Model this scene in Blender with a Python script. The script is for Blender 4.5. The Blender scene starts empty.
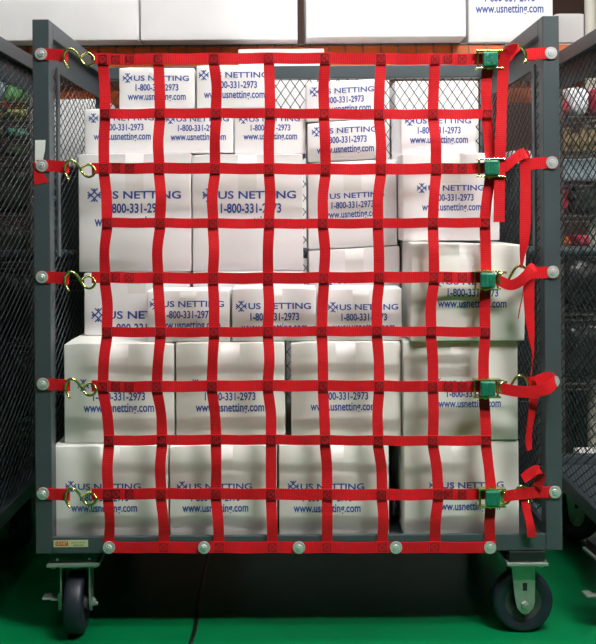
import bpy, bmesh, math, random
from mathutils import Vector, Matrix, noise
random.seed(7)
C = bpy.context.scene
COL = C.collection
S = 0.0025            # metres per photo pixel on the plane of the cart front (y = 0)
DIST = 2.25           # camera distance to that plane
ZC = 1.06             # camera height
VX, VY = 293.0, 217.0
ROLL = 0.007

def P(px, py, Y=0.0):
    """a point of the place at depth Y"""
    dx, dy = px-VX, py-VY
    ux, uy = dx-ROLL*dy, dy+ROLL*dx
    k = DIST/(DIST+Y)
    return Vector((ux*S/k, Y, ZC-uy*S/k))

# ------------------------------------------------------------------ materials
def new_mat(name):
    m = bpy.data.materials.new(name); m.use_nodes = True
    nt = m.node_tree
    return m, nt, nt.nodes['Principled BSDF']

def mat(name, col, rough=0.5, metal=0.0, var=0.0, scale=8.0, bump=0.0, bscale=60.0, spec=0.5):
    m, nt, b = new_mat(name)
    b.inputs['Roughness'].default_value = rough
    b.inputs['Metallic'].default_value = metal
    b.inputs['Specular IOR Level'].default_value = spec
    b.inputs['Base Color'].default_value = (*col, 1)
    tc = nt.nodes.new('ShaderNodeTexCoord')
    if var > 0:
        n = nt.nodes.new('ShaderNodeTexNoise'); n.inputs['Scale'].default_value = scale; n.inputs['Detail'].default_value = 4
        nt.links.new(tc.outputs['Object'], n.inputs['Vector'])
        r = nt.nodes.new('ShaderNodeMapRange')
        r.inputs[1].default_value = 0.3; r.inputs[2].default_value = 0.7
        r.inputs[3].default_value = 1-var; r.inputs[4].default_value = 1+var*0.5
        nt.links.new(n.outputs['Fac'], r.inputs[0])
        mx = nt.nodes.new('ShaderNodeVectorMath'); mx.operation = 'SCALE'
        mx.inputs[0].default_value = col
        nt.links.new(r.outputs[0], mx.inputs['Scale'])
        nt.links.new(mx.outputs[0], b.inputs['Base Color'])
    if bump > 0:
        n2 = nt.nodes.new('ShaderNodeTexNoise'); n2.inputs['Scale'].default_value = bscale
        nt.links.new(tc.outputs['Object'], n2.inputs['Vector'])
        bp = nt.nodes.new('ShaderNodeBump'); bp.inputs['Strength'].default_value = bump; bp.inputs['Distance'].default_value = 0.004
        nt.links.new(n2.outputs['Fac'], bp.inputs['Height'])
        nt.links.new(bp.outputs[0], b.inputs['Normal'])
    return m

def web_mat(name, col):
    m, nt, b = new_mat(name)
    b.inputs['Roughness'].default_value = 0.55
    b.inputs['Specular IOR Level'].default_value = 0.2
    uv = nt.nodes.new('ShaderNodeUVMap')
    sep = nt.nodes.new('ShaderNodeSeparateXYZ'); nt.links.new(uv.outputs[0], sep.inputs[0])
    w = nt.nodes.new('ShaderNodeMath'); w.operation = 'MULTIPLY'; w.inputs[1].default_value = 2*math.pi/0.0055
    nt.links.new(sep.outputs[0], w.inputs[0])
    s = nt.nodes.new('ShaderNodeMath'); s.operation = 'SINE'; nt.links.new(w.outputs[0], s.inputs[0])
    n = nt.nodes.new('ShaderNodeTexNoise'); n.inputs['Scale'].default_value = 90
    nt.links.new(uv.outputs[0], n.inputs['Vector'])
    r = nt.nodes.new('ShaderNodeMapRange'); r.inputs[1].default_value = -1; r.inputs[2].default_value = 1
    r.inputs[3].default_value = 0.86; r.inputs[4].default_value = 1.04
    nt.links.new(s.outputs[0], r.inputs[0])
    m2 = nt.nodes.new('ShaderNodeMath'); m2.operation = 'MULTIPLY_ADD'; m2.inputs[1].default_value = 0.25; m2.inputs[2].default_value = -0.12
    nt.links.new(n.outputs['Fac'], m2.inputs[0])
    ad = nt.nodes.new('ShaderNodeMath'); nt.links.new(r.outputs[0], ad.inputs[0]); nt.links.new(m2.outputs[0], ad.inputs[1])
    mx = nt.nodes.new('ShaderNodeVectorMath'); mx.operation = 'SCALE'; mx.inputs[0].default_value = col
    nt.links.new(ad.outputs[0], mx.inputs['Scale']); nt.links.new(mx.outputs[0], b.inputs['Base Color'])
    bp = nt.nodes.new('ShaderNodeBump'); bp.inputs['Strength'].default_value = 0.22; bp.inputs['Distance'].default_value = 0.0006
    nt.links.new(s.outputs[0], bp.inputs['Height']); nt.links.new(bp.outputs[0], b.inputs['Normal'])
    return m

M = {}
M['web'] = web_mat('red_webbing', (0.66, 0.011, 0.018))
M['stitch'] = mat('dark_thread', (0.035, 0.002, 0.004), 0.8)
M['paint'] = mat('grey_paint', (0.056, 0.072, 0.082), 0.38, 0.0, 0.10, 5, 0.15, 250)
M['mesh'] = mat('mesh_paint', (0.055, 0.066, 0.074), 0.22, 0.0, 0.1, 5)
M['zinc'] = mat('zinc', (0.70, 0.72, 0.73), 0.35, 0.55, 0.12, 60)
M['plate'] = mat('galvanised', (0.42, 0.47, 0.43), 0.45, 0.75, 0.15, 40)
M['yzinc'] = mat('yellow_zinc', (0.62, 0.60, 0.20), 0.22, 0.95, 0.2, 40)
M['rubber'] = mat('rubber', (0.012, 0.018, 0.030), 0.45, 0, 0.2, 20)
M['hub'] = mat('hub_metal', (0.09, 0.10, 0.10), 0.4, 0.6)
M['black'] = mat('black_plastic', (0.012, 0.013, 0.014), 0.35, 0, 0.2, 10, 0.4, 25)
M['carton'] = mat('white_carton', (0.83, 0.82, 0.83), 0.62, 0, 0.05, 5, 0.10, 14)
M['carton_floor_bounce'] = mat('scuffed_carton_green_bounce', (0.765, 0.775, 0.735), 0.65, 0, 0.08, 6, 0.16, 12)  # lower cartons: scuffed board with green floor bounce mixed into the colour
M['tape'] = mat('clear_tape', (0.73, 0.72, 0.70), 0.45, 0, 0.04, 9)
M['kraft'] = mat('kraft_edge', (0.30, 0.22, 0.15), 0.8, 0, 0.15, 20)
M['ink'] = mat('blue_ink', (0.025, 0.075, 0.33), 0.55)
M['cam'] = mat('green_plastic_lever', (0.015, 0.20, 0.12), 0.35, 0.1, 0.3, 60, 0.5, 200)
M['orange'] = mat('orange_paint', (0.66, 0.12, 0.014), 0.45, 0, 0.1, 6)
M['wire'] = mat('wire_metal', (0.16, 0.14, 0.13), 0.4, 0.6)
M['cream'] = mat('cream_paint', (0.55, 0.53, 0.46), 0.6, 0, 0.1, 4)
M['white'] = mat('white_tag', (0.80, 0.80, 0.78), 0.4)
M['redtape'] = mat('red_tape', (0.62, 0.012, 0.02), 0.4)
M['sticker'] = mat('yellow_sticker', (0.56, 0.60, 0.34), 0.45)
M['stickred'] = mat('sticker_red', (0.55, 0.10, 0.04), 0.5)
M['darkink'] = mat('dark_ink', (0.03, 0.05, 0.04), 0.6)
M['greenA'] = mat('green_netting', (0.16, 0.42, 0.14), 0.55, 0, 0.4, 30, 0.6, 60)
M['greenB'] = mat('yellow_green_netting', (0.45, 0.43, 0.12), 0.55, 0, 0.4, 30, 0.6, 60)
M['greenC'] = mat('teal_netting', (0.10, 0.28, 0.20), 0.55, 0, 0.4, 30, 0.6, 60)
M['blueW'] = mat('pale_blue_wrap', (0.42, 0.55, 0.66), 0.4, 0, 0.3, 20, 0.5, 40)
M['greenD'] = mat('olive_netting', (0.14, 0.17, 0.10), 0.5, 0, 0.4, 30, 0.6, 60)
M['darknet'] = mat('dark_netting', (0.035, 0.038, 0.028), 0.3, 0, 0.5, 30, 0.8, 60)
M['crimson'] = mat('crimson_cloth', (0.36, 0.012, 0.04), 0.6, 0, 0.3, 30, 0.6, 60)
M['whitewrap'] = mat('white_wrap', (0.75, 0.76, 0.80), 0.35, 0, 0.15, 20, 0.5, 40)
M['tan'] = mat('tan_card', (0.45, 0.34, 0.18), 0.7, 0, 0.2, 20)
M['bluegrey'] = mat('blue_grey_paint', (0.22, 0.28, 0.32), 0.5)
M['wall'] = mat('wall_paint', (0.09, 0.045, 0.035), 0.8, 0, 0.2, 1.5)
M['ceil'] = mat('ceiling_paint', (0.6, 0.6, 0.6), 0.8)

def floor_mat():
    m, nt, b = new_mat('green_epoxy_floor')
    tc = nt.nodes.new('ShaderNodeTexCoord')
    n = nt.nodes.new('ShaderNodeTexNoise'); n.inputs['Scale'].default_value = 3.0; n.inputs['Detail'].default_value = 6
    nt.links.new(tc.outputs['Object'], n.inputs['Vector'])
    cr = nt.nodes.new('ShaderNodeValToRGB')
    cr.color_ramp.elements[0].position = 0.3; cr.color_ramp.elements[0].color = (0.0008, 0.135, 0.042, 1)
    cr.color_ramp.elements[1].position = 0.7; cr.color_ramp.elements[1].color = (0.001, 0.20, 0.061, 1)
    nt.links.new(n.outputs['Fac'], cr.inputs[0])
    nt.links.new(cr.outputs[0], b.inputs['Base Color'])
    n2 = nt.nodes.new('ShaderNodeTexNoise'); n2.inputs['Scale'].default_value = 140
    nt.links.new(tc.outputs['Object'], n2.inputs['Vector'])
    bp = nt.nodes.new('ShaderNodeBump'); bp.inputs['Strength'].default_value = 0.15; bp.inputs['Distance'].default_value = 0.003
    nt.links.new(n2.outputs['Fac'], bp.inputs['Height']); nt.links.new(bp.outputs[0], b.inputs['Normal'])
    b.inputs['Roughness'].default_value = 0.33
    b.inputs['Specular IOR Level'].default_value = 0.28
    return m
M['floor'] = floor_mat()

# ------------------------------------------------------------------ helpers
def obj(name, bm, m, parent=None, smooth=False, kind=None, mats=None):
    me = bpy.data.meshes.new(name)
    bmesh.ops.recalc_face_normals(bm, faces=bm.faces)
    bm.to_mesh(me); bm.free()
    for mm in (mats or [m]): me.materials.append(mm)
    if smooth:
        for p in me.polygons: p.use_smooth = True
    o = bpy.data.objects.new(name, me); COL.objects.link(o)
    if parent: o.parent = parent
    if kind: o['kind'] = kind
    return o

def tag(o, label, cat, group=None):
    o['label'] = label; o['category'] = cat
    if group: o['group'] = group
    return o

def thing(name, label, cat, loc, group=None):
    o = bpy.data.objects.new(name, None); COL.objects.link(o)
    o.location = loc; o.empty_display_size = 0.05
    return tag(o, label, cat, group)

def box(bm, x0, x1, y0, y1, z0, z1, bev=0.0, mi=0):
    r = bmesh.ops.create_cube(bm, size=1)
    for v in r['verts']:
        v.co = Vector(((x0+x1)/2+v.co.x*(x1-x0), (y0+y1)/2+v.co.y*(y1-y0), (z0+z1)/2+v.co.z*(z1-z0)))
    fs = set(f for v in r['verts'] for f in v.link_faces)
    for f in fs: f.material_index = mi
    if bev > 0:
        es = set(e for v in r['verts'] for e in v.link_edges)
        r2 = bmesh.ops.bevel(bm, geom=list(es), offset=bev, segments=2, affect='EDGES', profile=0.5)
        for f in r2['faces']: f.material_index = mi

def cyl(bm, p0, p1, r0, r1=None, seg=20, mi=0):
    p0 = Vector(p0); p1 = Vector(p1); r1 = r0 if r1 is None else r1
    d = p1-p0
    q = d.to_track_quat('Z', 'Y').to_matrix().to_4x4()
    q.translation = (p0+p1)/2
    r = bmesh.ops.create_cone(bm, cap_ends=True, segments=seg, radius1=r0, radius2=r1, depth=d.length, matrix=q)
    for f in set(f for v in r['verts'] for f in v.link_faces): f.material_index = mi

def catmull(pts, n):
    out = []
    for i in range(len(pts)-1):
        p0 = pts[max(i-1, 0)]; p1 = pts[i]; p2 = pts[i+1]; p3 = pts[min(i+2, len(pts)-1)]
        for j in range(n):
            t = j/n
            out.append(0.5*((2*p1)+(-p0+p2)*t+(2*p0-5*p1+4*p2-p3)*t*t+(-p0+3*p1-3*p2+p3)*t*t*t))
    out.append(pts[-1].copy())
    return out

def tube(bm, pts, r, n=6, seg=8, mi=0):
    pts = catmull([Vector(p) for p in pts], n) if n > 1 else [Vector(p) for p in pts]
    rings = []
    up = Vector((0.13, 0.9, 0.2)).normalized()
    for i, p in enumerate(pts):
        t = (pts[min(i+1, len(pts)-1)]-pts[max(i-1, 0)]).normalized()
        a = t.cross(up)
        if a.length < 1e-4: a = t.cross(Vector((1, 0, 0)))
        a.normalize(); b = t.cross(a).normalized(); up = -b if (-b).dot(up) > 0 else b
        a = t.cross(up).normalized(); b = up
        rings.append([bm.verts.new(p+a*r*math.cos(2*math.pi*k/seg)+b*r*math.sin(2*math.pi*k/seg)) for k in range(seg)])
    for i in range(len(rings)-1):
        for k in range(seg):
            f = bm.faces.new((rings[i][k], rings[i][(k+1) % seg], rings[i+1][(k+1) % seg], rings[i+1][k])); f.material_index = mi
    f = bm.faces.new(rings[0]); f.material_index = mi
    f = bm.faces.new(rings[-1]); f.material_index = mi

def ribbon(bm, pts, width, th=0.0018, n=6):
    """pts: list of (position, width direction); a strap with real thickness"""
    pos = catmull([Vector(p[0]) for p in pts], n)
    wd = catmull([Vector(p[1]) for p in pts], n)
    uvl = bm.loops.layers.uv.verify()
    L = 0.0; rings = []; us = []
    pn = None
    for i, p in enumerate(pos):
        t = (pos[min(i+1, len(pos)-1)]-pos[max(i-1, 0)]).normalized()
        w = wd[i]-t*wd[i].dot(t); w.normalize()
        nn = t.cross(w).normalized()
        if pn is not None and nn.dot(pn) < 0: nn = -nn
        pn = nn
        if i: L += (pos[i]-pos[i-1]).length
        us.append(L)
        a = w*width/2; b = nn*th/2
        rings.append([bm.verts.new(p-a-b), bm.verts.new(p+a-b), bm.verts.new(p+a+b), bm.verts.new(p-a+b)])

    vv = [0, width, width, 0]
    def setuv(f, data):
        for lp, (u, v) in zip(f.loops, data): lp[uvl].uv = (u, v)
    for i in range(len(rings)-1):
        for k in range(4):
            k2 = (k+1) % 4
            f = bm.faces.new((rings[i][k], rings[i][k2], rings[i+1][k2], rings[i+1][k]))
            setuv(f, [(us[i], vv[k]), (us[i], vv[k2]), (us[i+1], vv[k2]), (us[i+1], vv[k])])
            f.smooth = k in (0, 2)
            e = bm.edges.get((rings[i][k], rings[i+1][k]))
            if e: e.smooth = False
    bm.faces.new(rings[0]); bm.faces.new(rings[-1][::-1])

# ------------------------------------------------------------------ lettering
def text_mesh(txt, bold):
    cu = bpy.data.curves.new('t', 'FONT'); cu.body = txt; cu.size = 1.0; cu.offset = bold; cu.resolution_u = 3
    cu.extrude = 0.0
    o = bpy.data.objects.new('t', cu); COL.objects.link(o)
    bpy.context.view_layer.update()
    me = bpy.data.meshes.new_from_object(o.evaluated_get(bpy.context.evaluated_depsgraph_get()))
    COL.objects.unlink(o); bpy.data.objects.remove(o)
    xs = [v.co.x for v in me.vertices]; ys = [v.co.y for v in me.vertices]
    vs = [(v.co.x-min(xs), v.co.y) for v in me.vertices]
    fs = [tuple(p.vertices) for p in me.polygons]
    return vs, fs, max(xs)-min(xs)
TXT = {k: text_mesh(k, b) for k, b in [('US NETTING', 0.020), ('1-800-331-2973', 0.024), ('www.usnetting.com', 0.020), ('US NET', 0.012), ('CARGO CONTROL', 0.0)]}

def put_text(bm, key, x, z, w, h, fn, mi=0):
    """x,z lower left on the face, width w, capital height h; fn maps face coordinates to a point"""
    vs, fs, tw = TXT[key]
    sx = w/tw; sz = h/0.70
    nv = [bm.verts.new(fn(x+a*sx, z+b*sz)) for a, b in vs]
    for f in fs:
        try:
            ff = bm.faces.new([nv[i] for i in f]); ff.material_index = mi
        except ValueError: pass

def bar2d(bm, x0, z0, x1, z1, t, fn, mi=0):
    d = Vector((x1-x0, z1-z0)); n = Vector((-d.y, d.x)).normalized()*t/2
    q = [(x0+n.x, z0+n.y), (x1+n.x, z1+n.y), (x1-n.x, z1-n.y), (x0-n.x, z0-n.y)]
    f = bm.faces.new([bm.verts.new(fn(a, b)) for a, b in q]); f.material_index = mi

def logo(bm, cx, cz, s, fn):
    a = s*0.5; g = s*0.12; t = s*0.09
    for sg in (-1, 1):
        o = sg*g
        bar2d(bm, cx-a*0.72+o, cz-a*0.72-o*1.0, cx+a*0.72+o, cz+a*0.72-o*1.0, t, fn)
        bar2d(bm, cx-a*0.72+o, cz+a*0.72+o*1.0, cx+a*0.72+o, cz-a*0.72+o*1.0, t, fn)
    for ang in range(4):
        an = ang*math.pi/2
        bar2d(bm, cx+a*0.66*math.cos(an), cz+a*0.66*math.sin(an), cx+a*0.94*math.cos(an), cz+a*0.94*math.sin(an), t*1.4, fn)

# ------------------------------------------------------------------ cartons
def carton(label, q, Y, depth, text=None, tw=None, group='white cartons loaded in the cart', floor_tint=False,
           bulge=0.004, tape=True, zfix=None, lean=0.0, name='white_carton', seed=None, topflap=True, dz=(0, 0)):
    """q = (x0, y_top_left, x1, y_bottom, y_top_right) in photo pixels seen at depth Y; zfix = (z0, z1) in metres"""
    x0 = P(q[0], (q[1]+q[3])/2, Y).x; x1 = P(q[2], (q[1]+q[3])/2, Y).x
    if zfix is None: z0, z1 = P((q[0]+q[2])/2, q[3], Y).z, P((q[0]+q[2])/2, q[1], Y).z
    else: z0, z1 = zfix
    W = x1-x0; H = z1-z0; D = depth
    rnd = random.Random(seed if seed is not None else label)
    off = Vector((rnd.random()*50, rnd.random()*50, rnd.random()*50))
    root = thing(name, label, 'carton', ((x0+x1)/2, Y+D/2, z0), group)
    r = 0.0035
    # dz = how much the right-hand side sits above the left: (bottom, top)
    def warp(u, v, w):
        """u,v,w in 0..W, 0..D, 0..H -> local point"""
        fu = u/W; fw = w/H; fv = v/D
        x = u-W/2; y = v-D/2; z = w
        z += (fu*(dz[0]*(1-fw)+dz[1]*fw))
        x += lean*(fw-0.5)*H
        env = 4*fu*(1-fu)*4*fw*(1-fw)
        if fv < 0.5: y -= bulge*env*(1-2*fv)
        y += 0.0016*noise.noise(Vector((x*9, z*9, y*3))+off)*min(1, env*2)*(1-fv)
        if topflap: z -= 0.0025*abs(noise.noise(Vector((x*14, y*14, 0))+off))*fw
        # soft corners dented a little
        c = (abs(2*fu-1)**8)*(abs(2*fv-1)**8)
        z -= 0.004*c*fw*abs(noise.noise(off+Vector((round(fu)*3, round(fv)*5, 1))))*2
        return Vector((x, y, z))
    def ticks(L, n):
        t = [0, r*0.4, r]+[r+(L-2*r)*i/n for i in range(1, n)]+[L-r, L-r*0.4, L]
        return t
    tx, ty, tz = ticks(W, 8), ticks(D, 6), ticks(H, 8)
    bm = bmesh.new(); cache = {}
    def vert(i, j, k):
        key = (i, j, k)
        if key not in cache:
            p = Vector((tx[i], ty[j], tz[k]))
            c = Vector((min(max(p.x, r), W-r), min(max(p.y, r), D-r), min(max(p.z, r), H-r)))
            d = p-c
            if d.length > 1e-9: p = c+d.normalized()*r
            cache[key] = bm.verts.new(warp(p.x, p.y, p.z))
        return cache[key]
    nx, ny, nz = len(tx)-1, len(ty)-1, len(tz)-1
    for i in range(nx):
        for k in range(nz):
            bm.faces.new((vert(i, 0, k), vert(i+1, 0, k), vert(i+1, 0, k+1), vert(i, 0, k+1)))
            bm.faces.new((vert(i, ny, k), vert(i, ny, k+1), vert(i+1, ny, k+1), vert(i+1, ny, k)))
        for j in range(ny):
            bm.faces.new((vert(i, j, 0), vert(i, j+1, 0), vert(i+1, j+1, 0), vert(i+1, j, 0)))
            bm.faces.new((vert(i, j, nz), vert(i+1, j, nz), vert(i+1, j+1, nz), vert(i, j+1, nz)))
    for j in range(ny):
        for k in range(nz):
            bm.faces.new((vert(0, j, k), vert(0, j, k+1), vert(0, j+1, k+1), vert(0, j+1, k)))
            bm.faces.new((vert(nx, j, k), vert(nx, j+1, k), vert(nx, j+1, k+1), vert(nx, j, k+1)))
    obj('carton_body', bm, M['carton_floor_bounce'] if floor_tint else M['carton'], root, smooth=True)
    if tape:
        bm = bmesh.new()
        tws = min(0.05, W*0.2); a0 = W/2-tws/2; n = 6
        path = [(0.0, H*0.66), (0.0, H*0.75), (0.0, H*0.84), (0.0, H-r)]+[(D*i/6, H) for i in range(1, 6)]
        prev = None
        for (vy, wz) in path:
            row = []
            for i in range(n+1):
                p = warp(a0+tws*i/n, max(vy, 0), wz)
                p += Vector((0, -0.0005, 0.0)) if wz < H-r/2 else Vector((0, 0, 0.0006))
                row.append(bm.verts.new(p))
            if prev:
                for i in range(n): bm.faces.new((prev[i], prev[i+1], row[i+1], row[i]))
            prev = row
        obj('packing_tape', bm, M['tape'], root, smooth=True)
    if text:
        lx0, lx1, ty_, = text
        k = DIST/(DIST+Y)
        pl = P(lx0, ty_, Y); pr = P(lx1, ty_, Y)
        TW = pr.x-pl.x
        u0 = pl.x-x0; w0 = pl.z-z0-(dz[0]+dz[1])/2*0.35
        hf = H
        def fn(u, w):
            uu = min(max(u, 0.0), W); ww = min(max(w, 0.0), H)
            p = warp(uu, 0.0, ww)
            p.x += u-uu; p.z += w-ww
            p.y -= 0.0007
            return p
        bm = bmesh.new()
        ch = TW*0.080
        logo(bm, u0+TW*0.07, w0, TW*0.15, fn)
        put_text(bm, 'US NETTING', u0+TW*0.165, w0-ch/2, TW*0.835, ch, fn)
        ls = TW*0.152
        put_text(bm, '1-800-331-2973', u0+TW*0.19, w0-ls-ch*0.5, TW*0.65, TW*0.098, fn)
        put_text(bm, 'www.usnetting.com', u0+TW*0.07, w0-ls*1.95-ch*0.5, TW*0.88, TW*0.112, fn)
        # trim lettering that would run past the edge of the board
        geom = list(bm.verts)+list(bm.edges)+list(bm.faces)
        bmesh.ops.bisect_plane(bm, geom=geom, plane_co=(W/2-0.003+0, 0, 0), plane_no=(1, 0, 0), clear_outer=True)
        geom = list(bm.verts)+list(bm.edges)+list(bm.faces)
        bmesh.ops.bisect_plane(bm, geom=geom, plane_co=(0, 0, 0.004), plane_no=(0, 0, -1), clear_outer=True)
        obj('printed_lettering', bm, M['ink'], root)
    return root

DK = 0.237
X = 'white cartons loaded in the cart'
# ---- bottom row (stands on the deck)
F1 = carton('white printed carton on the cart deck, leftmost of the bottom row', (53, 446, 168, 541, 446), 0.048, 0.52, (66, 141, 486), zfix=(DK, 0.480), floor_tint=True, bulge=0.006)
F2 = carton('white printed carton on the cart deck, second from left in the bottom row', (169.5, 446, 277, 541, 446), 0.048, 0.52, (177, 252, 486), zfix=(DK, 0.480), floor_tint=True, bulge=0.007)
F3 = carton('white printed carton on the cart deck, just left of the black bag', (279, 446, 389, 541, 446), 0.048, 0.52, (288, 364, 486), zfix=(DK, 0.480), floor_tint=True, bulge=0.007)
F5 = carton('white printed carton on the cart deck, right of the black bag, in the bottom row', (404, 446, 519, 541, 446), 0.053, 0.52, (429, 503, 484), zfix=(DK, 0.486), floor_tint=True, bulge=0.012)
# ---- second row from the bottom
E1 = carton('white printed carton second up in the left stack, top flaps showing', (64, 343, 174, 443, 343), 0.07, 0.5, (78, 158, 385), zfix=(0.481, 0.738), floor_tint=True)
E2 = carton('white printed carton second up, directly left of the narrow dark slot', (176, 343, 285, 443, 343), 0.07, 0.5, (190, 268, 385), zfix=(0.481, 0.738), floor_tint=True)
E3 = carton('white printed carton second up, directly right of the narrow dark slot', (291, 343, 401, 443, 343), 0.07, 0.5, (305, 380, 385), zfix=(0.481, 0.738), floor_tint=True)
E4 = carton('white printed carton second up in the right stack, under the large leaning carton', (403.5, 343, 518, 443, 343), 0.048, 0.50, (433, 504, 383), zfix=(0.487, 0.740), floor_tint=True)
# ---- small cartons standing in front in the third row
D2 = carton('small white printed carton in the middle of the load, left of three in front', (147, 289, 229.5, 342, 288), 0.08, 0.125, (150, 224, 304), zfix=(0.739, 0.872), bulge=0.003)
D3 = carton('small white printed carton in the middle of the load, centre of three in front', (232, 287, 316, 342, 286), 0.08, 0.125, (236, 311, 306), zfix=(0.739, 0.876), bulge=0.003)
D4 = carton('small white printed carton in the middle of the load, right of three in front', (320, 287, 402, 342, 287), 0.08, 0.125, (328, 398, 307), zfix=(0.739, 0.874), bulge=0.003)
# ---- taller cartons behind them
D1 = carton('white carton reading US NE, half hidden behind the left small front carton', (84, 270, 190, 340, 270), 0.22, 0.33, (92, 186, 315), zfix=(0.739, 0.912))
G2 = carton('white carton behind the small front cartons, under the big second carton', (193, 270, 304, 340, 270), 0.22, 0.33, None, zfix=(0.739, 0.912))
G3 = carton('white carton with slanting top behind the right small front carton', (309, 247, 400, 340, 244), 0.22, 0.33, (326, 390, 281), zfix=(0.739, 0.968), dz=(0, 0.012))
R = carton('large white carton bulging out to the right, strap shadows across it', (411, 245, 525.5, 345, 247), 0.032, 0.50, (432, 510, 281), zfix=(0.742, 0.994), floor_tint=True, bulge=0.010, lean=0.025, dz=(-0.0, -0.009))
# ---- big cartons
C1 = carton('big white printed carton in the upper left of the load, tallest face', (78.5, 152, 191, 270, 152), 0.22, 0.33, (88, 181, 195), zfix=(0.913, 1.238))
C2 = carton('big white printed carton beside the upper left one, right of its seam', (192.3, 153, 303, 270, 153), 0.22, 0.33, (203, 296, 195), zfix=(0.913, 1.234))
C3 = carton('white printed carton tilted slightly, holding up two small tilted ones', (308, 163, 397, 248, 160), 0.22, 0.30, (319, 384, 196), zfix=(0.970, 1.208), dz=(0.011, 0.010))
C4 = carton('white printed carton on top of the large bulging carton, right column', (402.5, 153, 499.5, 242, 152), 0.12, 0.33, (417, 484, 188), zfix=(0.995, 1.226))
# ---- small cartons on top
B1 = carton('small white printed carton on the big left carton, leftmost, behind the first strap', (84.5, 108, 159, 152, 108), 0.24, 0.24, (89, 154, 118), zfix=(1.239, 1.364), bulge=0.002)
B2 = carton('small white printed carton between two others above the big cartons seam', (160, 109, 233.3, 152, 109), 0.24, 0.24, (166, 229, 119), zfix=(1.239, 1.362), bulge=0.002)
B3 = carton('small white printed carton on the big second carton, right of three in its row', (234.2, 109, 305.8, 152, 108), 0.24, 0.24, (239, 300, 119), zfix=(1.235, 1.361), bulge=0.002)
A1 = carton('small white printed carton at the very top, leftmost in the cart', (119, 66, 194.5, 108, 68), 0.25, 0.21, (123, 189, 78), zfix=(1.365, 1.480), bulge=0.002, dz=(0, -0.004))
A2 = carton('small white printed carton at the very top, second from left', (196.5, 64, 265.5, 108, 65), 0.25, 0.21, (199, 268, 75), zfix=(1.365, 1.484), bulge=0.002)
A4 = carton('small tilted white printed carton, lower of the two in the centre column', (307.5, 123, 376, 164, 120), 0.22, 0.24, (312, 377, 131), zfix=(1.210, 1.318), bulge=0.002, dz=(0.007, 0.010))
A3 = carton('small tilted white printed carton on top of the centre column', (306, 82, 375, 122, 79), 0.22, 0.24, (310, 374, 91), zfix=(1.320, 1.429), bulge=0.002, dz=(0.009, 0.010))
B4 = carton('small white printed carton on top of the right column, against the back mesh', (401, 112, 476, 155, 112), 0.20, 0.24, (405, 471, 121), zfix=(1.228, 1.352), bulge=0.002)

# black bag in the gap of the bottom row
bm = bmesh.new()
bmesh.ops.create_icosphere(bm, subdivisions=4, radius=1)
xa, xb = P(390.5, 500, 0.07).x, P(403, 500, 0.07).x
for v in bm.verts:
    d = v.co.copy()
    n_ = noise.noise(d*2.2)*0.25+noise.noise(d*6)*0.10
    w_ = 1.0-0.25*max(0, d.z)
    v.co = Vector((d.x*(xb-xa)/2*0.92*w_, d.y*0.15*(1+n_*0.6), 0.062+d.z*0.062*(1+n_)))
    v.co.z = max(v.co.z, 0.0)
o = obj('black_bag', bm, M['black'], None, smooth=True); o.location = ((xa+xb)/2, 0.26, DK)
tag(o, 'crumpled black plastic bag in the gap between bottom cartons', 'bag')

# ------------------------------------------------------------------ the cart
XL, XR = -0.649, 0.6685
T = 0.0415
ZB, ZT = 0.222, 1.559
YB = 0.76
TS = 0.028
def expanded(bm, a, b, plane, const, z0, z1, sw, lw, wire=0.0016, dep=0.0035, horiz=True):
    """diamond mesh; plane 'x' panel lies at x=const between y=a..b, plane 'y' at y=const between x=a..b"""
    n = max(2, int(round((b-a)/lw))); lw = (b-a)/n*0.5
    rows = max(2, int(round((z1-z0)/sw))); sw = (z1-z0)/rows*0.5
    def pt(s, z, o):
        return Vector((const+o, s, z)) if plane == 'x' else Vector((s, const+o, z))
    for rr in range(rows+1):
        zz = z0+rr*2*sw
        for sgn in ((1,) if rr == 0 else ((-1,) if rr == rows else (1, -1))):
            prev = None
            for i in range(2*n+1):
                s = a+i*lw; z = zz+(sgn*sw if i % 2 else 0.0)
                # strand with twisted section
                ring = [bm.verts.new(pt(s, z+wire, -dep*0.5)), bm.verts.new(pt(s, z-wire*0.2, dep*0.5)), bm.verts.new(pt(s, z-wire, dep*0.5)), bm.verts.new(pt(s, z+wire*0.2, -dep*0.5))]
                if prev:
                    for k in range(4):
                        bm.faces.new((prev[k], prev[(k+1) % 4], ring[(k+1) % 4], ring[k]))
                prev = ring

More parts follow.
